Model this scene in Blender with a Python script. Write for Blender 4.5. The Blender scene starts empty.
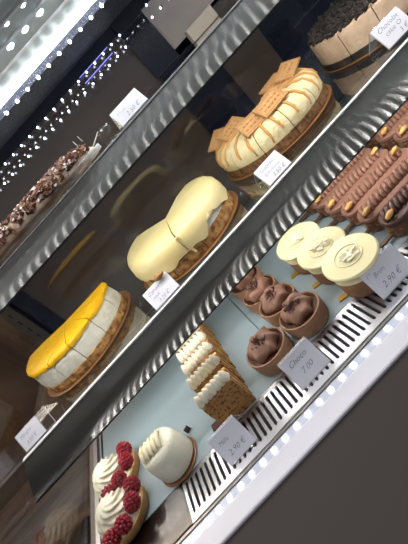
import bpy, math, random
from mathutils import Vector, Matrix, noise
random.seed(7)
R=random.random
PI=math.pi
S=0.33                       # metres per layout unit; deck top is z = 0
scene=bpy.context.scene
COL=scene.collection

# ------------------------------------------------------------------ materials
MATS={}
def mat(name,col,rough=.6,metal=0,col2=None,nscale=40,bump=0,bscale=60,coat=0,sss=0,emit=0,spec=.5,aniso=0,stretch=None,sharp=False,detail=4):
    if name in MATS: return MATS[name]
    m=bpy.data.materials.new(name); m.use_nodes=True
    nt=m.node_tree; b=nt.nodes['Principled BSDF']
    b.inputs['Base Color'].default_value=(*col,1)
    b.inputs['Roughness'].default_value=rough
    b.inputs['Metallic'].default_value=metal
    b.inputs['Specular IOR Level'].default_value=spec
    if coat:
        b.inputs['Coat Weight'].default_value=coat; b.inputs['Coat Roughness'].default_value=.04
    if sss:
        b.inputs['Subsurface Weight'].default_value=sss; b.inputs['Subsurface Radius'].default_value=(1,.7,.4)
        b.inputs['Subsurface Scale'].default_value=.004
    if emit:
        b.inputs['Emission Color'].default_value=(*col,1); b.inputs['Emission Strength'].default_value=emit
    tc=None
    if col2 or bump:
        tc=nt.nodes.new('ShaderNodeTexCoord'); mp=nt.nodes.new('ShaderNodeMapping')
        nt.links.new(tc.outputs['Object'],mp.inputs['Vector'])
        if stretch: mp.inputs['Scale'].default_value=stretch
    if col2:
        n=nt.nodes.new('ShaderNodeTexNoise'); n.inputs['Scale'].default_value=nscale; n.inputs['Detail'].default_value=detail
        r=nt.nodes.new('ShaderNodeValToRGB'); r.color_ramp.elements[0].color=(*col,1); r.color_ramp.elements[1].color=(*col2,1)
        lo,hi=(.52,.6) if sharp else (.38,.66)
        r.color_ramp.elements[0].position=lo; r.color_ramp.elements[1].position=hi
        nt.links.new(mp.outputs[0],n.inputs['Vector']); nt.links.new(n.outputs['Fac'],r.inputs[0]); nt.links.new(r.outputs[0],b.inputs['Base Color'])
    if bump:
        n2=nt.nodes.new('ShaderNodeTexNoise'); n2.inputs['Scale'].default_value=bscale; n2.inputs['Detail'].default_value=5
        bp=nt.nodes.new('ShaderNodeBump'); bp.inputs['Strength'].default_value=bump; bp.inputs['Distance'].default_value=.002
        nt.links.new(mp.outputs[0],n2.inputs['Vector']); nt.links.new(n2.outputs['Fac'],bp.inputs['Height']); nt.links.new(bp.outputs[0],b.inputs['Normal'])
    MATS[name]=m; return m

def glass(name,tint=(1,1,1),base=.04,power=5,rough=.0,top=.95,gcol=(1,1,1)):
    m=bpy.data.materials.new(name); m.use_nodes=True; nt=m.node_tree; nt.nodes.clear()
    out=nt.nodes.new('ShaderNodeOutputMaterial'); mix=nt.nodes.new('ShaderNodeMixShader')
    tr=nt.nodes.new('ShaderNodeBsdfTransparent'); gl=nt.nodes.new('ShaderNodeBsdfGlossy')
    tr.inputs[0].default_value=(*tint,1); gl.inputs['Color'].default_value=(*gcol,1); gl.inputs['Roughness'].default_value=rough
    lw=nt.nodes.new('ShaderNodeLayerWeight'); lw.inputs['Blend'].default_value=.5
    pw=nt.nodes.new('ShaderNodeMath'); pw.operation='POWER'; pw.inputs[1].default_value=power
    ma=nt.nodes.new('ShaderNodeMath'); ma.operation='MULTIPLY_ADD'; ma.inputs[1].default_value=top-base; ma.inputs[2].default_value=base
    nt.links.new(lw.outputs['Facing'],pw.inputs[0]); nt.links.new(pw.outputs[0],ma.inputs[0]); nt.links.new(ma.outputs[0],mix.inputs[0])
    nt.links.new(tr.outputs[0],mix.inputs[1]); nt.links.new(gl.outputs[0],mix.inputs[2]); nt.links.new(mix.outputs[0],out.inputs[0])
    return m

M_steel=mat('bright_steel',(.60,.60,.64),.33,1)
M_rail=mat('brushed_rail_steel',(.022,.022,.021),.125,.0,spec=.20,aniso=.93)
_nt=M_rail.node_tree; _b=_nt.nodes['Principled BSDF']; _b.inputs['Anisotropic'].default_value=.93; _b.inputs['Anisotropic Rotation'].default_value=.25
_t=_nt.nodes.new('ShaderNodeTangent'); _t.direction_type='RADIAL'; _t.axis='Z'; _nt.links.new(_t.outputs[0],_b.inputs['Tangent'])
M_rail2=M_rail.copy(); M_rail2.name='satin_rail_steel'; M_rail2.node_tree.nodes['Principled BSDF'].inputs['Roughness'].default_value=.17; M_rail2.node_tree.nodes['Principled BSDF'].inputs['Specular IOR Level'].default_value=.08
M_rail2.node_tree.nodes['Principled BSDF'].inputs['Base Color'].default_value=(.06,.06,.06,1)
M_trim=mat('polished_steel_trim',(.92,.92,.95),.4,.3)
M_dsteel=mat('dull_steel',(.25,.235,.22),.32,1)
M_lip=mat('white_lacquer',(.74,.74,.83),.35)
M_front=mat('charcoal_laminate',(.42,.37,.35),.7)
M_cavity=mat('dark_cavity',(.012,.012,.02),.8)
M_tray=mat('pale_blue_tray',(.36,.45,.49),.3,coat=.6)
M_seam=mat('seam_grey',(.2,.26,.28),.5)
M_glass=glass('clear_glass',(.96,.98,.97))
M_shelfglass=glass('shelf_glass',(.93,.96,.95),base=.07,power=3.0)
M_endglass=glass('end_glass',(.85,.85,.85),base=.07,power=3.5,top=.6)
M_acrylic=glass('clear_acrylic',(.97,.97,.98),base=.10,power=2.5)
M_brown=mat('dark_brown_backing',(.060,.040,.031),.35,col2=(.095,.066,.052),nscale=4,coat=1.0)
M_navy=mat('navy_gloss',(.008,.011,.03),.25,coat=1.0)
M_wood=mat('dark_plank_floor',(.09,.055,.038),.6,col2=(.22,.15,.11),nscale=2.2,stretch=(1,9,1),sharp=False)
M_room=mat('dim_room_wall',(.05,.045,.042),.8)
M_tan=mat('tan_board',(.75,.65,.55),.6)
M_greyboard=mat('grey_board',(.55,.48,.44),.6)
M_black=mat('black_vinyl',(.012,.012,.014),.4)
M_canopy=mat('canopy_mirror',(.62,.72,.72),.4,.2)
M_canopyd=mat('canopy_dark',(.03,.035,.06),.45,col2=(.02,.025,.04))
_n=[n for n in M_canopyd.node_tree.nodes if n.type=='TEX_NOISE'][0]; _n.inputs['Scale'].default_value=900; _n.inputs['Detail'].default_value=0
_r=[n for n in M_canopyd.node_tree.nodes if n.type=='VALTORGB'][0]; _r.color_ramp.elements[0].position=.70; _r.color_ramp.elements[1].position=.74; _r.color_ramp.elements[1].color=(.8,.85,1,1)  # pale specks painted into the colour for the sparkle of reflections
M_led=mat('led_white',(.86,.93,1),.5,emit=26)
M_reflfront=mat('front_led_reflection',(.9,.93,1),.5,emit=9)
M_ledtop=mat('led_top',(.85,.95,1),.5,emit=22)
M_tube=mat('led_tube',(.92,.96,1),.5,emit=5)
M_reflback=mat('dim_led_reflection',(.75,.83,1),.5,emit=7)
M_violet=mat('violet_reflection',(.25,.27,.9),.5,emit=1.6)
M_channel=mat('front_channel_cover',(.62,.66,.78),.25,coat=.5)
M_gold=mat('gold_board',(.30,.14,.045),.45,0,col2=(.22,.09,.03),nscale=30,coat=.3)
M_goldtab=mat('gold_tab',(.55,.33,.08),.35,.4)
M_paper=mat('white_paper',(.82,.82,.82),.7)
M_card=mat('tag_card',(.80,.80,.88),.6)
M_ink=mat('blue_ink',(.13,.14,.27),.6)
M_mango=mat('mango_glaze',(.90,.46,.008),.42,col2=(.90,.55,.02),nscale=60,bump=.35,bscale=90,spec=.3)
M_mousse=mat('white_mousse',(.88,.86,.76),.65,col2=(.76,.73,.60),nscale=70,bump=.9,bscale=220)
M_crumb=mat('crumb_base',(.60,.34,.12),.8,col2=(.17,.065,.02),nscale=110,bump=1,bscale=300)
M_crumbd=mat('dark_crumb',(.28,.14,.05),.8,col2=(.10,.045,.02),nscale=220,bump=1,bscale=300)
M_lemon=mat('lemon_icing',(.88,.72,.33),.34,col2=(.88,.75,.40),nscale=18,bump=.8,bscale=14,spec=.4,sss=.15)
M_cream2=mat('butter_cream',(.84,.74,.47),.6,col2=(.76,.62,.32),nscale=90,bump=1,bscale=230)
M_caramel=mat('caramel_sauce',(.62,.30,.07),.3,coat=.4)
M_speculoos=mat('spiced_biscuit',(.52,.24,.085),.7,col2=(.44,.19,.06),nscale=60,bump=.7,bscale=200)
M_biscuit=mat('golden_biscuit',(.62,.34,.14),.7,col2=(.54,.27,.10),nscale=60,bump=.5,bscale=200)
M_beige=mat('beige_mousse',(.62,.45,.32),.65,col2=(.52,.36,.24),nscale=60,bump=.8,bscale=180)
M_oreo=mat('black_cookie',(.022,.016,.014),.75,col2=(.05,.038,.034),nscale=90,bump=1,bscale=200)
M_shell=mat('tart_shell',(.58,.33,.13),.7,col2=(.45,.23,.08),nscale=60,bump=.7,bscale=200)
M_cshell=mat('cocoa_tart_shell',(.33,.17,.095),.75,col2=(.34,.19,.11),nscale=70,bump=.8,bscale=200)
M_chocream=mat('chocolate_cream',(.27,.135,.09),.55,col2=(.21,.10,.062),nscale=30,bump=.3,bscale=80)
M_ganache=mat('dark_ganache',(.06,.022,.012),.3,coat=.3)
M_flake=mat('chocolate_shaving',(.07,.02,.014),.5)
M_whip=mat('whipped_cream',(.86,.82,.66),.5,sss=.2,bump=.15,bscale=60)
M_whipw=mat('white_cream_velvet',(.84,.83,.70),.7,bump=.5,bscale=350,col2=(.80,.78,.63),nscale=40)
M_rasp=mat('raspberry_red',(.36,.012,.03),.35,col2=(.22,.006,.018),nscale=60,coat=.2,sss=.1)
M_puff=mat('puff_pastry',(.38,.19,.055),.7,col2=(.13,.05,.016),nscale=260,bump=1,bscale=250,sharp=True)
M_puffl=mat('puff_pastry_light',(.58,.33,.11),.7,col2=(.33,.15,.04),nscale=80,bump=1,bscale=250)
M_custard=mat('custard',(.78,.60,.25),.5)
M_wchoc=mat('white_chocolate',(.80,.73,.43),.35,spec=.4,sss=.1)
M_wshave=mat('white_chocolate_curl',(.88,.83,.62),.45)
M_sponge=mat('brown_sponge',(.33,.17,.09),.75,col2=(.22,.10,.05),nscale=60,bump=.8,bscale=180)
M_milk=mat('milk_chocolate',(.35,.18,.125),.45,col2=(.30,.145,.098),nscale=30,bump=.2,bscale=90)
M_milkd=mat('dark_milk_chocolate',(.10,.045,.032),.4,col2=(.065,.028,.02),nscale=60,bump=.4,bscale=90)
M_coat=mat('nutty_coating',(.13,.05,.028),.4,col2=(.34,.17,.08),nscale=140,sharp=True,bump=.6,bscale=160)
M_nut=mat('caramelised_peanut',(.74,.42,.12),.4,coat=.3)
M_stick=mat('bamboo_stick',(.13,.07,.04),.5)
M_logbody=mat('pale_pastry',(.66,.55,.46),.6,col2=(.42,.25,.16),nscale=25,bump=.5,bscale=80)
M_flakebrown=mat('almond_brown',(.20,.075,.03),.45,col2=(.09,.03,.015),nscale=60)
M_sugar=mat('icing_sugar',(.72,.62,.58),.8)
M_walnut=mat('walnut_piece',(.50,.27,.09),.6,bump=1,bscale=200,col2=(.36,.17,.05),nscale=90)

for _m,_i in ((M_brown,2.0),(M_navy,1.6)): _m.node_tree.nodes['Principled BSDF'].inputs['Coat IOR'].default_value=_i
# ------------------------------------------------------------------ mesh builder (layout units)
class MB:
    def __init__(s): s.v=[]; s.f=[]; s.mi=[]
    def add(s,vs,fs,mi=0):
        o=len(s.v); s.v+= [tuple(v) for v in vs]
        for f in fs: s.f.append(tuple(i+o for i in f)); s.mi.append(mi)
        return s
    def box(s,x0,x1,y0,y1,z0,z1,M=None,mi=0):
        vs=[Vector((x,y,z)) for z in (z0,z1) for y in (y0,y1) for x in (x0,x1)]
        if M: vs=[M@v for v in vs]
        return s.add(vs,[(0,2,3,1),(4,5,7,6),(0,1,5,4),(2,6,7,3),(0,4,6,2),(1,3,7,5)],mi)
    def prism(s,pts,z0,z1,M=None,mi=0):
        n=len(pts); vs=[Vector((x,y,z0)) for x,y in pts]+[Vector((x,y,z1)) for x,y in pts]
        if M: vs=[M@v for v in vs]
        return s.add(vs,[tuple(range(n))[::-1],tuple(range(n,2*n))]+[(i,(i+1)%n,n+(i+1)%n,n+i) for i in range(n)],mi)
    def lathe(s,prof,n=40,M=None,fn=None,cap=True,mi=0):
        vs=[];m=len(prof)
        for k,(r,z) in enumerate(prof):
            for i in range(n):
                a=2*PI*i/n; p=Vector((r*math.cos(a),r*math.sin(a),z))
                if fn: p=fn(p,a,k/(m-1))
                vs.append(M@p if M else p)
        fs=[(k*n+i,k*n+(i+1)%n,(k+1)*n+(i+1)%n,(k+1)*n+i) for k in range(m-1) for i in range(n)]
        if cap: fs+= [tuple(range(n))[::-1],tuple(range((m-1)*n,m*n))]
        return s.add(vs,fs,mi)
    def ell(s,c,r,M=None,nu=10,nv=7,fn=None,mi=0):
        vs=[];c=Vector(c)
        for j in range(1,nv):
            t=PI*j/nv
            for i in range(nu):
                a=2*PI*i/nu; vs.append(Vector((r[0]*math.sin(t)*math.cos(a),r[1]*math.sin(t)*math.sin(a),r[2]*math.cos(t))))
        vs.append(Vector((0,0,r[2]))); vs.append(Vector((0,0,-r[2])))
        if fn: vs=[fn(v) for v in vs]
        vs=[(M@v if M else v)+c for v in vs]
        T=len(vs)-2;B=T+1
        fs=[(j*nu+i,(j+1)*nu+i,(j+1)*nu+(i+1)%nu,j*nu+(i+1)%nu) for j in range(nv-2) for i in range(nu)]
        fs+=[(T,i,(i+1)%nu) for i in range(nu)]+[(B,(nv-2)*nu+(i+1)%nu,(nv-2)*nu+i) for i in range(nu)]
        return s.add(vs,fs,mi)
    def sector(s,prof,a0,a1,n=10,jit=None):
        """closed profile (rho,z) swept a0..a1 around the z axis, capped at both cut faces"""
        m=len(prof); vs=[]
        for i in range(n+1):
            a=a0+(a1-a0)*i/n
            for k,(r,z) in enumerate(prof):
                p=Vector((r*math.cos(a),r*math.sin(a),z))
                if jit: p=jit(p,a,r,k)
                vs.append(p)
        fs=[(i*m+k,(i+1)*m+k,(i+1)*m+(k+1)%m,i*m+(k+1)%m) for i in range(n) for k in range(m)]
        fs+=[tuple(range(m)),tuple(range(n*m,n*m+m))[::-1]]
        return s.add(vs,fs)
    def tube(s,pts,r,n=6,close=True):
        pts=[Vector(p) for p in pts]; vs=[]
        for i,p in enumerate(pts):
            t=(pts[min(i+1,len(pts)-1)]-pts[max(i-1,0)]).normalized()
            u=t.cross(Vector((0,0,1)));
            if u.length<1e-3: u=t.cross(Vector((0,1,0)))
            u.normalize(); w=t.cross(u)
            rr=r[i] if isinstance(r,(list,tuple)) else r
            for k in range(n):
                a=2*PI*k/n; vs.append(p+u*math.cos(a)*rr+w*math.sin(a)*rr)
        L=len(pts)
        fs=[(i*n+k,i*n+(k+1)%n,(i+1)*n+(k+1)%n,(i+1)*n+k) for i in range(L-1) for k in range(n)]
        fs+=[tuple(range(n))[::-1],tuple(range((L-1)*n,L*n))]
        return s.add(vs,fs)
    def build(s,name,mats,parent=None,loc=(0,0,0),smooth=None,bevel=0,sub=0,kind=None,label=None,merge=False):
        me=bpy.data.meshes.new(name)
        me.from_pydata([(x*S,y*S,z*S) for x,y,z in s.v],[],s.f); me.update()
        if not isinstance(mats,(list,tuple)): mats=[mats]
        for m in mats: me.materials.append(m)
        if len(mats)>1:
            for p,i in zip(me.polygons,s.mi): p.material_index=i
        import bmesh
        bm=bmesh.new(); bm.from_mesh(me)
        if merge: bmesh.ops.remove_doubles(bm,verts=bm.verts,dist=1e-5)
        bmesh.ops.recalc_face_normals(bm,faces=bm.faces); bm.to_mesh(me); bm.free()
        if smooth is not None:
            me.polygons.foreach_set('use_smooth',[True]*len(me.polygons)); me.set_sharp_from_angle(angle=math.radians(smooth))
        o=bpy.data.objects.new(name,me); COL.objects.link(o)
        o.location=Vector(loc)*S
        if parent: o.parent=parent
        if bevel:
            b=o.modifiers.new('b','BEVEL'); b.width=bevel*S; b.segments=2; b.limit_method='ANGLE'
        if sub:
            b=o.modifiers.new('s','SUBSURF'); b.levels=sub; b.render_levels=sub
        if kind: o['kind']=kind
        if label: o['label']=label
        return o

def tag(o,label,cat,group=None):
    o['label']=label; o['category']=cat
    if group: o['group']=group
    return o
def thing(name,label,cat,loc=(0,0,0),rz=0,group=None):
    o=bpy.data.objects.new(name,None); COL.objects.link(o); o.empty_display_size=.01
    o.location=Vector(loc)*S; o.rotation_euler=(0,0,rz)
    return tag(o,label,cat,group)
def struct(o): o['kind']='structure'; return o
def dup(root,loc,rz=0,label=None,sc=None):
    def rec(o,par):
        c=o.copy(); COL.objects.link(c); c.parent=par
        for ch in o.children: rec(ch,c)
        return c
    r=rec(root,None); r.location=Vector(loc)*S; r.rotation_euler=(0,0,rz)
    if label: r['label']=label
    if sc: r.scale=sc
    return r
def nz(p,sc=10,seed=0): return noise.noise(Vector((p[0]*sc+seed,p[1]*sc,p[2]*sc+seed*1.7)))
def rotm(rx=0,ry=0,rz=0,t=(0,0,0)):
    return Matrix.Translation(t)@Matrix.Rotation(rz,4,'Z')@Matrix.Rotation(ry,4,'Y')@Matrix.Rotation(rx,4,'X')

# ------------------------------------------------------------------ camera (layout: camera at 0,0,1)
cam=bpy.data.cameras.new('camera'); co=bpy.data.objects.new('camera',cam); COL.objects.link(co); scene.camera=co
cam.sensor_fit='VERTICAL'; cam.sensor_height=36; cam.lens=36*408/544; cam.clip_start=.01
roll=math.radians(48.2); pitch=math.atan(170/408); yaw=math.atan(13/408*math.cos(pitch))
fw=Vector((0,math.cos(pitch),-math.sin(pitch))); rt=Vector((1,0,0)); up=Vector((0,math.sin(pitch),math.cos(pitch)))
Ry=Matrix.Rotation(yaw,3,'Z'); fw,rt,up=Ry@fw,Ry@rt,Ry@up
c,s_=math.cos(roll),math.sin(roll)
ix=c*rt-s_*(-up)*-1 if False else (rt*c+(-up)*s_)      # image right  = u*c + v(down)*s
iy=-(rt*(-s_)+(-up)*c)                                  # image up
co.matrix_world=Matrix.Translation(Vector((0,0,S)))@Matrix((ix,iy,-fw)).transposed().to_4x4()

# ------------------------------------------------------------------ levels
Z1=.38; Z2=.945; YF=1.53; YB=2.66; XL=-1.13; XR=2.55
# ------------------------------------------------------------------ room
struct(MB().box(-9,9,-5,9,-3.1,-3.0).build('floor',M_wood))
struct(MB().box(-9,9,8.9,9.1,-3,6).build('wall_back',M_wood))
struct(MB().box(-9.2,-9,-5,9,-3,6).build('wall_left',M_wood))
struct(MB().box(9,9.2,-5,9,-3,6).build('wall_right',M_room))
# ------------------------------------------------------------------ display counter
dc=thing('display_counter','long refrigerated patisserie counter with white front ledge, slotted steel grille and glass end','counter',(0,0,0))
b=MB(); b.box(XL-.06,XR+.06,.885,.97,-.018,-.004)
b.build('front_ledge',M_lip,dc,bevel=.008,label='white lacquered front ledge')
MB().box(XL-.06,XR+.06,.905,YB+.06,-2.98,-.018).build('body_panel',M_front,dc,label='charcoal counter body')
MB().box(XL,XR,.97,YB,-.0175,-.014).build('well',M_cavity,dc)
lc=MB().box(XL,XR,.970,1.006,-.0135,-.009).build('front_channel',M_channel,dc,label='front strip channel with glowing dots for reflected lights')
b=MB()
x=XL+.03
while x<XR-.02:
    b.box(x-.008,x+.008,.978,.996,-.0095,-.0065); x+=.053
b.build('reflection_dots',M_reflfront,lc)  # glowing dots imitate the shelf LEDs reflected in the channel
MB().box(XL,XR,1.007,1.018,-.0135,-.004).build('gutter_trim',M_dsteel,dc)
# grille: plate pieces between rounded slots
g=MB()
g.box(-.67,XR,1.018,1.045,-.012,0); g.box(-.67,XR,1.178,1.197,-.012,0)
pitchx=.0252; x=-.67; n=0
while x<XR-.03:
    g.box(x,x+.0135,1.045,1.178,-.012,0)
    # rounded ends
    for ye,sg in ((1.045,1),(1.178,-1)):
        xa,xb=x+.0135,x+pitchx
        g.prism([(xa,ye),(xa+.0045,ye),(xa,ye+sg*.006)] if sg>0 else [(xa,ye),(xa,ye+sg*.006),(xa+.0045,ye)],-.012,0)
        g.prism([(xb,ye),(xb,ye+sg*.006),(xb-.0045,ye)] if sg>0 else [(xb,ye),(xb-.0045,ye),(xb,ye+sg*.006)],-.012,0)
    x+=pitchx
g.build('air_grille',M_steel,dc,label='stainless steel grille with a row of dark slots')
MB().box(XL,-.67,1.018,1.197,-.012,0).build('blank_plate',mat('smoky_steel',(.10,.095,.09),.25,1),dc,label='plain steel plate left of the slots',bevel=.003)
# left inner rails
b=MB(); b.box(XL+.004,XL+.03,1.2,YB,-.012,.012); b.box(XL+.045,XL+.055,1.2,YB,-.012,.006)
b.build('side_rail',M_steel,dc)
# trays
xs=[XL+.06,-.0715,1.368,XR]
for i in range(3):
    t=MB().box(xs[i]+.002,xs[i+1]-.002,1.199,YB-.065,-.008,0).build('deck_tray',M_tray,bevel=.002)
    tag(t,['pale blue display tray under the raspberry tarts and mille-feuilles','pale blue display tray under the chocolate tarts and stick bars','pale blue display tray at the far right, its seam behind the stick bars'][i],'tray')
MB().box(XL,XR,1.2,YB,-.0135,-.0095).build('tray_support',M_seam,dc)
# glass end
eg=MB().box(XL-.02,XL,1.0,YB,-.01,1.75).build('end_glass',M_endglass,dc,label='clear glass end panel')
MB().box(XR,XR+.03,1.0,YB,-.01,1.75).build('end_panel',M_dsteel,dc)
MB().box(XL-.02,XL,1.0,YB,1.75,1.78).build('end_frame',M_dsteel,dc)
# slotted upright in the back corner
up_=MB(); up_.box(XL+.0,XL+.085,YB-.06,YB-.035,0,1.7)
u=up_.build('slotted_upright',M_dsteel,dc,label='steel shelf upright with vertical slots')
b=MB()
for k in range(22): b.box(XL+.035,XL+.043,YB-.0625,YB-.059,.1+k*.07,.135+k*.07)
b.build('upright_slots',M_cavity,u)
# back : sliding doors with frames
MB().box(XL,9,YB+.6,YB+.64,-3,3).build('wall_rear',M_room)
bpy.data.objects['wall_rear']['kind']='structure'
def back(name,x0,x1,z0,z1,m,dy=0,label=None,bev=.0):
    return MB().box(x0,x1,YB+dy,YB+dy+.03,z0,z1).build(name,m,dc,label=label,bevel=bev)
back('sliding_door',-.94,.62,0,1.75,M_brown,0,'dark brown reflective sliding door')
back('sliding_door',.94,1.27,0,1.02,M_brown,-.0,'dark brown reflective sliding door')
back('sliding_door',1.27,XR,0,1.75,M_navy,.0)
back('door_frame',-1.13,-.93,0,1.75,M_navy,-.012,'navy door frame',.004)
back('door_frame',.61,.95,0,.96,M_navy,-.012,'navy door frame',.004)
back('door_frame',.60,.785,.96,1.75,M_navy,-.03,'navy door frame',0)
back('door_frame',-1.13,XR,1.275,1.75,M_navy,-.004,'dark navy top panel',0)
back('rear_panel',.785,1.27,1.0,1.27,M_greyboard,.0,'grey rear panel')
back('rear_panel',1.27,XR,1.0,1.27,M_greyboard,-.005,'grey rear panel')
# canopy
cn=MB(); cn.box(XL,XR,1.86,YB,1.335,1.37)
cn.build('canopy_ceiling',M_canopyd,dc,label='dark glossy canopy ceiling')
c2=MB(); c2.prism([(1.86,1.335),(1.86,1.40),(1.0,1.40),(1.0,1.375)],XL,XR,M=Matrix(((0,0,1,0),(1,0,0,0),(0,1,0,0),(0,0,0,1))))
c2.build('canopy_front',M_canopy,dc,label='steel canopy underside reflecting the lights')
MB().box(XL,XR,1.832,1.840,1.296,1.335).build('canopy_strip',M_canopyd,dc)  # dark lip added behind the tube to block its reflection in the doors
tb=MB().box(XL+.02,XR-.02,1.797,1.812,1.319,1.333).build('light_tube',M_tube,dc,label='long bright white strip light')
def dots(name,y,z,sp,r,m,x0=XL+.05,x1=XR-.05,ph=0,dz=.004,vert=False):
    b=MB(); x=x0+ph
    while x<x1:
        b.ell((x,y,z),(r,r,dz) if not vert else (r,dz,r),nu=8,nv=4); x+=sp
    return b.build(name,m,dc,smooth=60)
for zz,p in ((1.200,0),(1.262,.02)):  # glowing dot rows stand in for the LED strip mirrored in the doors
    dots('reflection_dots',2.60,zz,.069,.0065,M_reflback,vert=True,x1=.60,ph=p)
    dots('reflection_dots',2.60,zz,.069,.0065,M_reflback,vert=True,x0=.80,x1=2.0,ph=p)
MB().box(.27,.50,2.60,2.604,1.228,1.232).build('reflection_line',M_violet,dc)  # glowing violet lines stand in for reflected strip light
MB().box(.27,.50,2.60,2.604,1.268,1.271).build('reflection_line',M_violet,dc)
dots('ceiling_lights',1.828,1.296,.061,.0065,M_led,vert=True)
dots('ceiling_lights',1.50,1.362,.068,.017,M_ledtop,dz=.018)
dots('ceiling_lights',1.36,1.368,.068,.012,M_ledtop,ph=.03,dz=.014)
for yy,ww in ((1.60,.03),(1.43,.012),(1.28,.02)): MB().box(XL,XR,yy,yy+ww,1.345,1.352).build('canopy_strip',M_trim,dc)
# upright edge light bits: gleaming clips on back doors
for (x,z) in ((-.02,1.06),(.02,1.06),(-.30,.97),(-.26,.97)): MB().box(x-.003,x+.003,2.62,2.625,z-.02,z+.02).build('door_clip',M_trim,dc)

# ------------------------------------------------------------------ shelves
def shelf(label,z,rail_h,yf=YF):
    t=thing('glass_shelf',label,'shelf',(0,yf,z))
    MB().box(XL+.004,XR-.01,.012,YB-.07-yf,-.024,0).build('shelf_pane',M_shelfglass,t)
    r=MB().prism([(0,0),(-.170,-rail_h),(-.168,-rail_h-.007),(.004,-.006)],XL+.004,XR-.01,M=Matrix(((0,0,1,0),(1,0,0,0),(0,1,0,0),(0,0,0,1)))).build('front_rail',M_rail if z<.6 else M_rail2,t,label='inclined brushed steel front rail')
    tr=MB().box(XL+.004,XR-.01,-.001,.022,.0025,.007).build('rail_trim',M_trim,t)
    for x in (XL+.012,XR-.03):
        MB().box(x,x+.014,.05,YB-.07-yf,-.045,-.026).build('shelf_bracket',M_dsteel,t)
    MB().box(XL+.004,XR-.01,.030,.038,-.004,.0025).build('dark_gap',M_cavity,t)  # dark strip drawn in place of the shaded gap behind the trim
    return t
shelf('glass shelf with the large cakes and inclined steel front rail',Z1,.077)
shelf('upper glass shelf carrying the flaky pastry log',Z2,.077)

# ------------------------------------------------------------------ price tags
def price_tag(loc,rz,label,w=.13,h=.10,lean=.06,lines=None,cw=1.0,seed=1,top=None,inset=.0,d2=.085):
    t=thing('price_tag',label,'price tag',loc,rz,None)
    zt=math.sqrt(max(h*h-lean*lean,.0001))
    # acrylic tent: bottom front edge y=0, apex y=lean, rear foot y=lean+d2
    a=MB(); th=.0035
    def slab(mb,y0,z0,y1,z1,x0,x1,t_):
        d=Vector((0,y1-y0,z1-z0)).normalized(); nn=Vector((0,-d.z,d.y))*t_
        vs=[Vector((x,yy,zz))+o for (yy,zz) in ((y0,z0),(y1,z1)) for x in (x0,x1) for o in (Vector(),nn)]
        mb.add(vs,[(0,2,3,1),(4,5,7,6),(0,1,5,4),(2,6,7,3),(0,4,6,2),(1,3,7,5)])
    slab(a,0,.001,lean,zt,0,w,th); slab(a,lean+.003,zt,lean+d2,.001,0,w,th)
    a.build('tent_stand',M_acrylic,t)
    e=MB()
    for x in (0,w):
        e.tube([(x,0,.002),(x,lean,zt),(x,lean+d2,.002)],.0014,4)
    e.tube([(0,lean,zt),(w,lean,zt)],.0014,4); e.tube([(0,0,.002),(w,0,.002)],.0014,4)
    e.build('stand_edge',mat('acrylic_edge',(.6,.6,.64),.2,coat=.5),t)
    # card in front
    k=MB(); d=Vector((0,lean,zt)).normalized(); nn=Vector((0,-d.z,d.y))
    x0=inset; 
    def P(u,v,o): return Vector((x0+u*(w-x0)*cw,0,.003))+d*(v*h*.97)+nn*o
    k.add([P(0.0,0.02,.002),P(1,0.02,.002),P(1,1,.002),P(0,1,.002),P(0,0.02,.005),P(1,0.02,.005),P(1,1,.005),P(0,1,.005)],[(3,2,1,0),(4,5,6,7),(0,1,5,4),(1,2,6,5),(2,3,7,6),(3,0,4,7)])
    card=k.build('card',M_card,t)
    # handwriting
    for (txt,u,v,sz) in lines or []:
        cu=bpy.data.curves.new('t','FONT'); cu.body=txt; cu.size=sz*S*.85; cu.shear=.35; cu.extrude=.0; cu.resolution_u=2; cu.offset=-.00012
        tmp=bpy.data.objects.new('t',cu); COL.objects.link(tmp)
        bpy.context.view_layer.update()
        dg=bpy.context.evaluated_depsgraph_get(); me=bpy.data.meshes.new_from_object(tmp.evaluated_get(dg))
        bpy.data.objects.remove(tmp)
        o0=P(u,v,.0058); ang=.0 
        rr=random.Random(seed)
        tilt=(rr.random()-.3)*.12
        for q in me.vertices:
            x,y=q.co.x/S,q.co.y/S; y+=x*tilt+.0012*math.sin(x*260+seed)
            pp=o0+Vector((x,0,0))+d*y; q.co=pp*S
        me.name='handwriting'; me.materials.clear(); me.materials.append(M_ink)
        ob=bpy.data.objects.new('handwriting',me); COL.objects.link(ob); ob.parent=card
    return t
zt1=Z1+.008; zt2=Z2+.008
price_tag((.394,1.555,zt1),0,'white price tag in front of the biscuit topped cake',.128,.096,.065,[('Gateau',.12,.68,.03),('Speculoos',.12,.42,.024),('3.50 €',.3,.12,.030)],seed=3)
price_tag((-.292,1.55,zt1),.0,'white price tag with a walnut piece stuck on it before the lemon iced cake',.138,.096,.065,[('Citron',.1,.66,.028),('noix',.15,.40,.026),('3.20 €',.25,.12,.026)],seed=5)
price_tag((1.145,1.60,zt1),-.05,'white price tag before the cookie crumb cake',.145,.11,.055,[('Chocolat',.1,.68,.034),('cake O',.2,.40,.034),('3 €',.55,.12,.034)],seed=8)
price_tag((-1.100,1.555,zt1),0,'clear tent price tag at the left end of the cake shelf',.18,.085,.05,[('Mangue',.12,.62,.024),('3.50 €',.2,.2,.026)],cw=.70,seed=2,inset=.006)
price_tag((.148,1.56,zt2),.04,'price tag on the upper shelf beside the pastry log',.132,.072,.04,[('Tresse',.1,.55,.018),('2.50 €',.3,.15,.028)],seed=4)
price_tag((-.103,1.06,.002),0,'grey shaded price tag in front of the chocolate cream tarts',.132,.115,.055,[('Choco',.15,.66,.034),('7.00',.3,.30,.034)],seed=9)
price_tag((.300,1.07,.002),0,'grey shaded price tag in front of the white chocolate disc cakes',.15,.118,.045,[('pti',.08,.80,.02),('Brun',.2,.62,.028),('2.90 €',.2,.22,.036)],seed=11)
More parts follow.
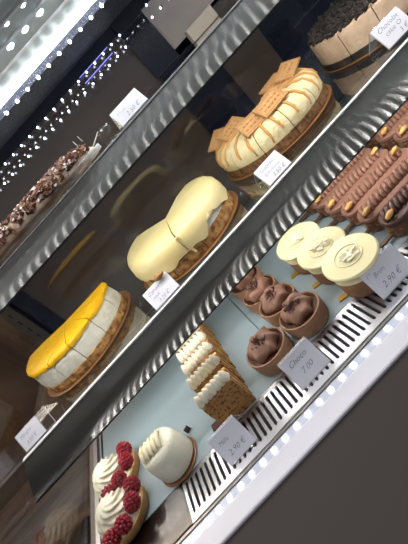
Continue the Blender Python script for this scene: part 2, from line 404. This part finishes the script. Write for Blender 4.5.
price_tag((-.455,1.06,.002),0,'grey shaded price tag in front of the mille-feuilles',.122,.115,.055,[('Mille',.15,.62,.026),('2.90 €',.2,.22,.032)],seed=12)
wn=MB(); wn.ell((0,0,0),(.024,.014,.014),nu=12,nv=8,fn=lambda v:v*(1+.35*nz(v,60,3)))
tag(wn.build('walnut_piece',M_walnut,None,(-.185,1.592,zt1+.084),smooth=70),'brown walnut piece stuck to the card before the lemon iced cake','nut')

# ------------------------------------------------------------------ cakes on the shelf
def board(loc,r,label,rim=.004):
    r-=.018; b=MB(); b.lathe([(r*.97,0),(r,.006),(r*.985,.008),(r*.95,.006)],n=72)
    return tag(b.build('cake_board',M_gold,None,loc,smooth=40),label,'cake board')
def wavy(amp,sc,seed):
    def f(p,a,r,k):
        d=amp*nz(p,sc,seed); q=Vector((p.x,p.y,0));
        if q.length>1e-4: q.normalize()
        return p+q*d+Vector((0,0,d*.5))
    return f
D=math.radians
# mango
def mango():
    cx,cy,r=-.712,1.99,.292
    board((cx,cy,Z1+.001),.335,'round gold cake board under the mango cheesecake')
    t=thing('mango_cheesecake','front half of a white cheesecake topped with bright yellow mango glaze','cake',(cx,cy,Z1+.010))
    cuts=[163,193,222,250,276,304,332,357]
    for i in range(len(cuts)-1):
        a0,a1=D(cuts[i]+.35),D(cuts[i+1]-.35); am=(a0+a1)/2
        off=Vector((math.cos(am),math.sin(am),0))*(.004*R())
        base=MB().sector([(0,0),(r,0),(r+.003,.035),(0,.037)],a0,a1,8,wavy(.006,30,i)).build('cake_slice',M_crumb,t,off)
        MB().sector([(0,.037),(r-.004,.036),(r-.002,.06),(r-.006,.10),(r-.010,.132),(0,.132)],a0,a1,12,wavy(.006,22,i+5)).build('cheesecake_layer',M_mousse,base,smooth=50)
        slide=.038 if i<2 else .012
        def j(p,a,rr,k,slide=slide,i=i):
            d=.004*nz(p,25,9)
            if k in (1,2): 
                drop=slide*(.5+.9*nz((math.cos(a)*3,math.sin(a)*3,1),3,2)) if k==1 else 0
                return p+Vector((0,0,-abs(drop)))
            return p+Vector((0,0,d*1.5))
        MB().sector([(0,.132),(r-.004,.130),(r-.001,.138),(r-.012,.149),(r*.6,.151),(0,.151)],a0,a1,14,j).build('mango_glaze',M_mango,base,smooth=60)
mango()
# lemon
def lemon():
    cx,cy,r=.012,1.895,.292
    board((cx,cy,Z1+.001),.335,'round gold cake board under the lemon iced cake')
    t=thing('lemon_cake','cake with thick pale yellow icing and a wedge missing at its back','cake',(cx,cy,Z1+.010))
    cuts=[133,170,206,240,276,314,352,400]
    for i in range(len(cuts)-1):
        a0,a1=D(cuts[i]+.4),D(cuts[i+1]-.4); am=(a0+a1)/2
        base=MB().sector([(0,0),(r,0),(r,.050),(0,.05)],a0,a1,8,wavy(.006,30,i)).build('cake_slice',M_crumb,t)
        MB().sector([(0,.05),(r-.006,.05),(r-.010,.12),(0,.12)],a0,a1,10,wavy(.003,22,i)).build('cream_layer',M_mousse,base,smooth=50)
    for i,(d0,d1) in enumerate(((133,263),(264,400))):
        a0,a1=D(d0+.4),D(d1-.4)
        def j(p,a,rr,k,i=i):
            q=Vector((math.cos(a),math.sin(a),0))
            n1=nz((math.cos(a)*2,math.sin(a)*2,0),2.3,4)
            gap=math.exp(-((a-D(300))/.16)**2)*.05
            if k in (1,2): return p+Vector((0,0,.032*n1+.004+gap))+q*.005*n1
            if k in (3,4): return p+q*.008*n1
            return p+Vector((0,0,.006*nz(p,7,2)+.003*nz(p,18,2)))
        MB().sector([(0,.118),(r-.008,.045),(r+.006,.045),(r+.006,.085),(r-.002,.124),(r-.022,.146),(r-.05,.152),(r*.5,.155),(0,.152)],a0,a1,36,j).build('lemon_icing',M_lemon,t,smooth=75)
    # drips between slices
    b=MB()
    for (ang,z0,z1) in ((264,.135,.03),):
        pts=[];rs=[]
        for k in range(9):
            f=k/8; z=z0+(z1-z0)*f; pts.append(((r+.003)*math.cos(D(ang+3*f)),(r+.003)*math.sin(D(ang+3*f)),z)); rs.append(.010*(1-.5*f))
        b.tube(pts,rs,8)
    b.build('icing_drip',M_lemon,t,smooth=60)
lemon()
# biscuit cake
def bisc():
    cx,cy,r=.712,2.02,.31
    board((cx,cy,Z1+.001),.345,'round gold cake board under the biscuit topped cake')
    t=thing('caramel_biscuit_cake','cream cake with caramel drizzle and rectangular biscuits on top, wedge missing behind','cake',(cx,cy,Z1+.010))
    cuts=[140,172,203,234,265,296,327,358,395]
    for i in range(len(cuts)-1):
        a0,a1=D(cuts[i]+.4),D(cuts[i+1]-.4)
        base=MB().sector([(0,0),(r,0),(r+.002,.042),(0,.042)],a0,a1,8,wavy(.006,30,i)).build('cake_slice',M_crumbd,t)
        MB().sector([(0,.042),(r-.002,.042),(r+.003,.075),(r-.008,.105),(r-.035,.135),(r-.08,.150),(0,.155)],a0,a1,12,wavy(.004,30,i)).build('cream_layer',M_cream2,base,smooth=60)
        b=MB()
        for k in range(2):
            am=a0+(a1-a0)*(.28+.45*k+.1*R()); pts=[];rs=[]
            for q,(rr,z) in enumerate([(r*.62,.156),(r-.08,.153),(r-.035,.138),(r-.007,.108),(r+.003,.08),(r,.055)][:(6 if (i+k)%2 else 5)]):
                aa=am+.02*math.sin(q*1.3+i); pts.append((rr*math.cos(aa),rr*math.sin(aa),z)); rs.append(.007 if q<4 else .005)
            b.tube(pts,rs,7)
        b.build('caramel_drizzle',M_caramel,base,smooth=60)
    for q,(bx,by,ang,lift,tl) in enumerate(((.505,2.13,60,.0,-10),(.560,2.02,20,.008,-6),(.600,1.83,-8,.0,-8),(.700,1.795,4,.009,-5),(.82,1.93,10,.0,0),(.87,2.03,25,.010,4),(.915,1.94,55,.018,10))):
        bb=MB(); L,Wd=.072,.050; outline=[]
        for k in range(40):
            f=k/40*4; side=int(f); e=f-side
            cs=[(-L,-Wd),(L,-Wd),(L,Wd),(-L,Wd)]; p0=cs[side]; p1=cs[(side+1)%4]
            sc=1+.03*math.cos(k*PI)
            outline.append(((p0[0]+(p1[0]-p0[0])*e)*sc*.98,(p0[1]+(p1[1]-p0[1])*e)*sc*.98))
        Mx=Matrix.Rotation(math.radians((20,24,30,28,14,10,22)[q]),4,'X')@rotm(0,math.radians(tl*.3),math.radians(ang*.6))
        bb.prism(outline,-.007,.006,Mx)
        for k in range(5):
            for hh in (-1,1): bb.ell(Mx@Vector((-L*.62+k*L*.31,hh*Wd*.28,.006)),(.008,.011,.004),M=rotm(0,0,.6*hh),nu=7,nv=4)
        for yy in (-.82,.74): bb.box(-L*.9,L*.9,Wd*yy,Wd*(yy+.08),.005,.009,Mx)
        for xx in (-.9,.84): bb.box(L*xx,L*(xx+.06),-Wd*.8,Wd*.8,.005,.009,Mx)
        bb.build('biscuit',M_biscuit,t,(bx-cx,by-cy,.166+lift),bevel=.002)
bisc()
# cookie cake
def oreo():
    cx,cy,r=1.46,1.965,.335
    board((cx,cy,Z1+.001),.365,'round gold cake board under the cookie crumb cake')
    t=thing('cookie_crumb_cake','beige mousse cake with black cookie base and black cookie crumbs on top','cake',(cx,cy,Z1+.010))
    for i in range(12):
        a0,a1=D(i*30-9+.35),D(i*30+21-.35)
        base=MB().sector([(0,0),(r,0),(r+.002,.032),(0,.032)],a0,a1,8,wavy(.006,30,i)).build('cake_slice',M_oreo,t)
        MB().sector([(0,.032),(r-.004,.032),(r-.004,.14),(r-.012,.148),(0,.148)],a0,a1,12,wavy(.003,30,i)).build('mousse_layer',M_beige,base,smooth=50)
        b=MB()
        for k in range(150):
            f=R(); a=a0+(a1-a0)*(.04+.92*R()); rr=(r-.012)*math.sqrt(f); z=.150+.022*R()
            sz=.005+.008*R(); Mx=rotm(R()*3,R()*3,R()*3,(rr*math.cos(a),rr*math.sin(a),z-.003))
            b.box(-sz,sz,-sz*.8,sz*.7,-sz*.5,sz*.5,Mx)
        b.build('cookie_crumbs',M_oreo,base,kind='stuff')
oreo()
# pastry log on the upper shelf
def log():
    t=thing('pastry_log','long flaky brown pastry log dusted with sugar lying in a white paper tray','pastry',(-.55,1.60,Z2+.008))
    n=44; L0,L1=-.56,.575
    def rad(f): 
        e=min(f,1-f)*9; return .068*(min(1,max(.0,e))**.5*.9+.1)
    b=MB(); vs=[];m=14
    for i in range(n+1):
        f=i/n; x=L0+(L1-L0)*f
        for k in range(m):
            a=2*PI*k/m; rr=rad(f)*(1+.16*noise.noise(Vector((x*12,math.cos(a),math.sin(a)))))
            vs.append((x,math.cos(a)*rr*1.05,.030+max(-.027,math.sin(a)*rr*.72)))
    b.add(vs,[(i*m+k,i*m+(k+1)%m,(i+1)*m+(k+1)%m,(i+1)*m+k) for i in range(n) for k in range(m)]+[tuple(range(m)),tuple(range(n*m,n*m+m))])
    b.build('pastry_body',M_logbody,t,smooth=80)
    fl=MB();su=MB()
    for k in range(900):
        f=.02+.96*R(); x=L0+(L1-L0)*f; a=D(15+160*R()); rr=rad(f)
        p=Vector((x,math.cos(a)*rr*1.0,.034+math.sin(a)*rr*.76+.002))
        Mx=rotm((a-PI/2)+(R()-.5)*1.1,(R()-.5)*1.1,(R()-.5)*2.2,p)
        if k%5<4: fl.box(-.011,.011,-.006,.006,-.002,.002,Mx)
        else: su.box(-.006,.006,-.004,.004,.001,.0045,Mx)
    fl.build('flaky_topping',M_flakebrown,t,kind='stuff'); su.build('sugar_crumbs',M_sugar,t,kind='stuff')
    # paper tray: curved sheet wrapping the front and the right end
    pb=MB(); vs=[];q=10
    for i in range(n+1):
        f=i/n; x=L0-.01+(L1-L0+.03)*f; e=min(1,(1-f)*9)**.5
        for k in range(q+1):
            g=k/q; yy=(-.066+.132*g)*(.25+.75*e); zz=.001+.028*(abs(g-.5)*2)**3*(.6+.4*e)+.012*(1-e)
            vs.append((x,yy,zz))
    fs=[(i*(q+1)+k,i*(q+1)+k+1,(i+1)*(q+1)+k+1,(i+1)*(q+1)+k) for i in range(n) for k in range(q)]
    pb.add(vs,fs); o=pb.build('paper_tray',M_paper,t,smooth=80)
    sm=o.modifiers.new('s','SOLIDIFY'); sm.thickness=.0008
    MB().tube([(.575,0,.035),(.60,0,.045),(.625,0,.056)],.0022,5).build('skewer_tip',M_sugar,t)
log()

# ------------------------------------------------------------------ deck desserts
def swirl(mb,c,R0,H0,lobes=7,amp=.16,tw=1.6,turns=4,M=None,n=56,k=26):
    prof=[]
    for i in range(k+1):
        f=i/k; prof.append((R0*((1-f)**.42)*(1+.05*math.sin(f*18))*(1+.10*math.sin(f*turns*2*PI)),H0*f))
    def fn(p,a,f):
        s=1+amp*math.cos(lobes*(a+tw*f)); return Vector((p.x*s+c[0],p.y*s+c[1],p.z+c[2]))
    mb.lathe(prof,n=n,M=M,fn=fn)
def raspberry(mb,c,r,tilt):
    for i in range(54):
        f=(i+.5)/54; ph=i*2.39996; z=1-2*f; rr=math.sqrt(1-z*z)
        p=tilt@Vector((rr*math.cos(ph)*r*.86,rr*math.sin(ph)*r*.86,z*r*1.05))
        mb.ell(Vector(c)+p,(r*.26,)*3,nu=6,nv=4)
    mb.ell(c,(r*.85,)*3,nu=10,nv=6)
def rasp_tart(loc,label,rz):
    t=thing('raspberry_tart',label,'tart',loc,rz,'raspberry tarts by the glass end')
    r=.112
    MB().lathe([(r*.90,0),(r*1.0,.012),(r*1.05,.043),(r*.98,.046),(r*.95,.036),(.0,.036)],n=48,fn=lambda p,a,f:p*(1+.015*nz(p,40))).build('tart_shell',M_shell,t,smooth=50)
    MB().lathe([(r*.95,.034),(r*.9,.046),(r*.5,.054),(.001,.056)],n=32).build('cream_filling',M_whip,t,smooth=60)
    b=MB(); swirl(b,(-.024,.014,.044),.090,.082,9,.12,2.8,0); b.build('cream_swirl',M_whip,t,smooth=80)
    for i,(x,y) in enumerate(((-.030,-.098),(.032,-.086),(.084,-.030),(.088,.045))):
        rb=MB(); raspberry(rb,(0,0,0),.031,rotm(D(50+9*i),D(20*i-20),D(i*70)).to_3x3())
        rb.build('raspberry',M_rasp,t,(x,y,.068),smooth=60)
rasp_tart((-.938,1.275,.002),'raspberry tart with cream swirl nearest the front, beside the glass end',D(-4))
rasp_tart((-.948,1.488,.002),'raspberry tart with cream swirl standing behind the front raspberry tart',D(4))
# white cream cake
t=thing('white_cream_cake','round white velvet cream cake with toasted piped ridges on top','cake',(-.650,1.285,.002))
t.scale=(.87,.87,.90)
MB().lathe([(.108,0),(.112,.004),(.108,.007)],n=48).build('gold_base',M_gold,t,smooth=40)
MB().lathe([(.100,.007),(.103,.018),(.100,.022)],n=48).build('sponge_base',M_sponge,t,smooth=40)
MB().lathe([(.102,.02),(.103,.06),(.097,.125),(.090,.142),(.072,.151),(.03,.152),(.001,.152)],n=56).build('cream_body',M_whipw,t,smooth=60)
b=MB()
for k in range(5):
    x=-.060+k*.024
    b.tube([(x,-.052,.152),(x,-.046,.166),(x+.002,-.005,.174),(x+.004,.032,.168),(x+.005,.042,.154)],[.005,.010,.0115,.0095,.004],10)
b.build('piped_ridges',mat('toasted_cream',(.86,.78,.56),.45,col2=(.75,.45,.18),nscale=14,sharp=True),t,smooth=80)
tag(MB().box(-.012,.012,-.004,.004,0,.022,rotm(0,0,.5)).build('chocolate_chip',M_ganache,None,(-.565,1.375,.002)),'small dark chocolate corner behind the white cream cake','chocolate')

# mille-feuilles
def mille(loc,label,rz=0):
    t=thing('mille_feuille',label,'pastry',loc,rz,'mille-feuilles in a row')
    w,h=.152,.136
    for k,(y0,y1) in enumerate(((0,.022),(.040,.060),(.078,.098))):
        b=MB(); vs=[];nx,nzz=14,14
        for side,yy in ((0,y0),(1,y1)):
            for j in range(nzz+1):
                for i in range(nx+1):
                    x=w*i/nx; z=h*j/nzz; d=.004*nz((x,yy*3,z),32,k+side*5)
                    ed=.004*nz((x,yy,z),50,k) if i in(0,nx) or j==nzz else 0
                    vs.append((x+ed*(1 if i else -1),yy+d,max(0,z+(ed if j==nzz else 0))))
        N=(nx+1)*(nzz+1); q=lambda s,i,j:s*N+j*(nx+1)+i
        fs=[]
        for s in (0,1):
            fs+=[(q(s,i,j),q(s,i+1,j),q(s,i+1,j+1),q(s,i,j+1)) for i in range(nx) for j in range(nzz)]
        for i in range(nx):
            fs+=[(q(0,i,0),q(0,i+1,0),q(1,i+1,0),q(1,i,0)),(q(0,i,nzz),q(0,i+1,nzz),q(1,i+1,nzz),q(1,i,nzz))]
        for j in range(nzz):
            fs+=[(q(0,0,j),q(0,0,j+1),q(1,0,j+1),q(1,0,j)),(q(0,nx,j),q(0,nx,j+1),q(1,nx,j+1),q(1,nx,j))]
        b.add(vs,fs); b.build('pastry_sheet',M_puff if k==0 else M_puffl,t,smooth=50)
    for y0,y1 in ((.022,.040),(.060,.078)):
        b=MB().box(.005,w-.004,y0-.002,y1+.002,.002,h-.008); b.build('custard_layer',M_custard,t,bevel=.004)
    b=MB()
    for k in range(7):
        x=.010+k*.0215
        for (yy,sc) in ((.040,1.0),):
            b.lathe([(.001,-.006),(.0150,.0),(.0175,.010),(.0150,.026),(.0080,.042),(.001,.052)],n=10,fn=lambda p,a,f:Vector((p.x*(1+.1*math.cos(5*a)),p.y*2.0*(1-.3*f)-.012*f,p.z)),M=Matrix.Translation((x,yy,h-.004)))
    b.build('cream_piping',M_whip,t,smooth=80)
    MB().box(-.055,.0,.035,.075,0,.012).build('base_tab',M_ganache,t,bevel=.004)
    return t
ys=[1.205,1.325,1.435,1.535,1.64,1.745]
for i,y in enumerate(ys):
    mille((-.408+.002*i,y,.002),['mille-feuille with speckled pastry front, first of the row behind its price tag','second mille-feuille from the front, cream piped along its top','third mille-feuille from the front of the row','fourth mille-feuille counted from the front of the row','fifth mille-feuille, second from the back','last mille-feuille, half hidden by the steel shelf rail'][i],0)

# chocolate tarts
def choc_tart(loc,label,rz,seed):
    t=thing('chocolate_tart',label,'tart',loc,rz,'chocolate cream tarts')
    r=.090
    MB().lathe([(r*.90,0),(r*.97,.004),(r*1.02,.060),(r*1.0,.072),(r*.93,.072),(r*.91,.058),(.0,.056)],n=48,fn=lambda p,a,f:p*(1+.03*nz(p,35,seed))).build('tart_shell',M_cshell,t,smooth=50)
    MB().lathe([(r*.93,.055),(r*.88,.064),(.001,.066)],n=32).build('ganache_filling',M_ganache,t,smooth=60)
    b=MB(); rr=random.Random(seed)
    prof=[(.058,.058),(.064,.070),(.064,.084),(.061,.098),(.050,.108),(.034,.114),(.014,.117),(.001,.116)]
    ph=rr.random()*6
    b.lathe(prof,n=72,fn=lambda p,a,f:Vector((p.x*(1+.17*(1-.4*f)*(1-abs(math.sin(3*(a+.5*f)+ph))*2)*.8)*(1+.10*math.sin(2*a+ph)),p.y*(1+.17*(1-.4*f)*(1-abs(math.sin(3*(a+.5*f)+ph))*2)*.8),p.z+.012*math.sin(a+ph)*f+.014*nz(p,22,seed)+.005*nz(p,60,seed))))
    b.build('chocolate_cream_ribbons',M_chocream,t,smooth=80)
    s=MB()
    for k in range(42):
        a=rr.random()*2*PI; d=.028*rr.random(); sz=.003+.005*rr.random()
        s.box(-sz,sz,-.0025,.0025,-.0015,.0015,rotm(rr.random(),rr.random(),rr.random()*6,(-.004+d*math.cos(a)*1.25,-.006+d*math.sin(a)*1.25,.122+.004*rr.random()-abs(d)*.30)))
    s.build('chocolate_shavings',M_flake,t,kind='stuff')
choc_tart((-.095,1.285,.002),'chocolate cream tart standing alone left of the others, behind a price tag',.2,1)
choc_tart((.092,1.285,.002),'chocolate cream tart at the front of the row of four',-.15,2)
choc_tart((.070,1.450,.002),'second chocolate cream tart from the front of the row of four',.9,3)
choc_tart((.055,1.612,.002),'third chocolate cream tart from the front of the row of four',.3,4)
choc_tart((.050,1.785,.002),'rearmost chocolate cream tart, near the steel shelf rail',1.1,5)

# white chocolate disc cakes
def disc_cake(loc,label,rz,seed):
    t=thing('white_chocolate_disc_cake',label,'cake',loc,rz,'white chocolate disc cakes')
    MB().lathe([(.086,0),(.092,.01),(.094,.055),(.084,.072),(.001,.074)],n=40,fn=lambda p,a,f:p*(1+.03*nz(p,25,seed))).build('sponge_base',M_sponge,t,smooth=60)
    MB().lathe([(.080,.070),(.094,.078),(.094,.098),(.082,.112),(.001,.114)],n=40).build('cream_layer',M_wchoc,t,smooth=60)
    dd=MB(); Mx=rotm(D(6),0,0,(0,-.008,.130))
    dd.lathe([(.100,-.010),(.106,-.006),(.106,.002),(.102,.006),(.001,.007)],n=56,M=Mx); dd.build('white_chocolate_disc',M_wchoc,t,smooth=40)
    c=MB(); rr=random.Random(seed)
    ring=[((.052*math.cos(q*PI/12)),(.052*math.sin(q*PI/12)),.008) for q in range(25)]
    for k in range(13):
        a=rr.random()*6.28; d=.03*rr.random()
        Mz=Mx@rotm((rr.random()-.5)*1,(rr.random()-.5)*1,rr.random()*6,(d*math.cos(a),d*math.sin(a),.010+.006*rr.random()))
        c.box(-.018,.018,-.007,.007,-.002,.002,Mz)
    c.tube([Mx@Vector(p) for p in ring],.0022,5)
    c.build('chocolate_curls',M_wshave,t,bevel=.001)
    MB().box(-.128,-.06,-.020,.006,0,.006,rotm(0,0,D(-18))).build('gold_tab',M_goldtab,t)
disc_cake((.322,1.555,.002),'white chocolate disc cake, rearmost of the three',0,1)
disc_cake((.334,1.382,.002),'white chocolate disc cake in the middle of the three',.0,2)
disc_cake((.344,1.208,.002),'white chocolate disc cake at the front, nearest its price tag',.0,3)

# chocolate bars on sticks
def stad(L,w,n=10):
    pts=[]
    for k in range(n+1):
        a=-PI/2+PI*k/n; pts.append((L/2-w+w*math.cos(a),w*math.sin(a)))
    for k in range(n+1):
        a=PI/2+PI*k/n; pts.append((-L/2+w+w*math.cos(a),w*math.sin(a)))
    return pts
def bar(loc,label,dark=False,L=.375):
    t=thing('chocolate_stick_bar',label,'chocolate bar',loc,0,None)
    w=.058
    b=MB(); b.prism(stad(L,w),.0,.062); b.build('coated_body',M_coat,t,bevel=.012,smooth=40)
    m=M_milkd if dark else M_milk
    b=MB(); b.prism(stad(L+.006,w+.002),.058,.082); b.build('chocolate_slab',m,t,bevel=.006,smooth=40)
    b=MB(); n=15
    for k in range(n):
        f=k/(n-1); x=-L/2+.030+(L-.06)*f
        b.ell((x,.010,.086),(.0125,.042,.026),M=rotm(0,D(-14),D(-34)),nu=12,nv=8)
    b.build('twisted_piping',m,t,smooth=80)
    for (x,y,z) in ((-L/2+.030,-.024,.104),(L/2-.045,-.006,.114)):
        p=MB(); p.ell((0,0,0),(.024,.012,.011),M=rotm(0,-.1,.25),nu=10,nv=7); p.build('peanut',M_nut,t,(x,y,z),smooth=70)
    MB().box(-L/2-.062,-L/2+.01,-.010,.010,.012,.022).build('stick',M_stick,t,bevel=.003)
    return t
names=['rearmost chocolate bar on a stick in the front block','second chocolate bar on a stick from the rear of the front block','third chocolate bar on a stick from the rear of the front block','fourth chocolate bar on a stick, third from the front of its block','fifth chocolate bar on a stick, beside the dark bar','dark chocolate bar on a stick, nearest the front grille']
for i in range(6):
    o=bar((.715+(.004 if i%2 else -.003),1.865-.122*i,.002),names[i],i==5); o['group']='chocolate bars on sticks in the front block'
names=['rearmost chocolate bar of the right-hand block','second chocolate bar from the rear of the right-hand block','third chocolate bar of the right-hand block, at the frame edge']
for i in range(3):
    o=bar((1.145,1.84-.122*i,.002),names[i]); o['group']='chocolate bars in the right-hand block'

# things outside the glass end, in the shop
t=MB(); t.box(-.5,.5,-.5,.5,0,1.1); 
tag(t.build('black_bin',M_black,None,(-3.95,3.9,-3.0),bevel=.05),'black bin standing on the plank floor beyond the glass end','bin')
b=MB().box(0,.20,0,.05,0,.075); tag(b.build('tan_box',M_tan,None,(.86,2.50,Z2+.002),bevel=.004),'flat tan box at the back of the upper shelf','box')

# ------------------------------------------------------------------ lights
def area(name,loc,rot,sx,sy,power,col=(1,.97,.93)):
    l=bpy.data.lights.new(name,'AREA'); l.shape='RECTANGLE'; l.size=sx*S; l.size_y=sy*S; l.energy=power; l.color=col
    o=bpy.data.objects.new(name,l); COL.objects.link(o); o.location=Vector(loc)*S; o.rotation_euler=rot; return o
x=XL+.05
k=0
while x<XR-.05:
    o=area('canopy_led',(x,1.70,1.322),(0,0,0),.016,.016,.014); 
    o=area('canopy_led',(x+.03,1.46,1.34),(D(8),0,0),.022,.022,.012); x+=.061
x=XL+.04
while x<XR-.03:
    area('shelf_led',(x,1.47,Z1-.050),(D(4),0,0),.012,.012,.0125)
    area('shelf_led',(x,1.525,Z2-.045),(D(-6),0,0),.012,.012,.022); x+=.053
area('room_light',(-1.5,-2.5,5.5),(D(-25),0,0),5,3,18,(1,.95,.9))
area('shop_light',(-5,5.5,5.5),(0,0,0),3,3,40,(1,.85,.7))
w=bpy.data.worlds.new('world'); scene.world=w; w.use_nodes=True
w.node_tree.nodes['Background'].inputs[0].default_value=(.55,.6,.7,1); w.node_tree.nodes['Background'].inputs[1].default_value=.12
vs=scene.view_settings; vs.view_transform='Standard'; vs.look='None'; vs.exposure=0; vs.gamma=1; vs.use_curve_mapping=False
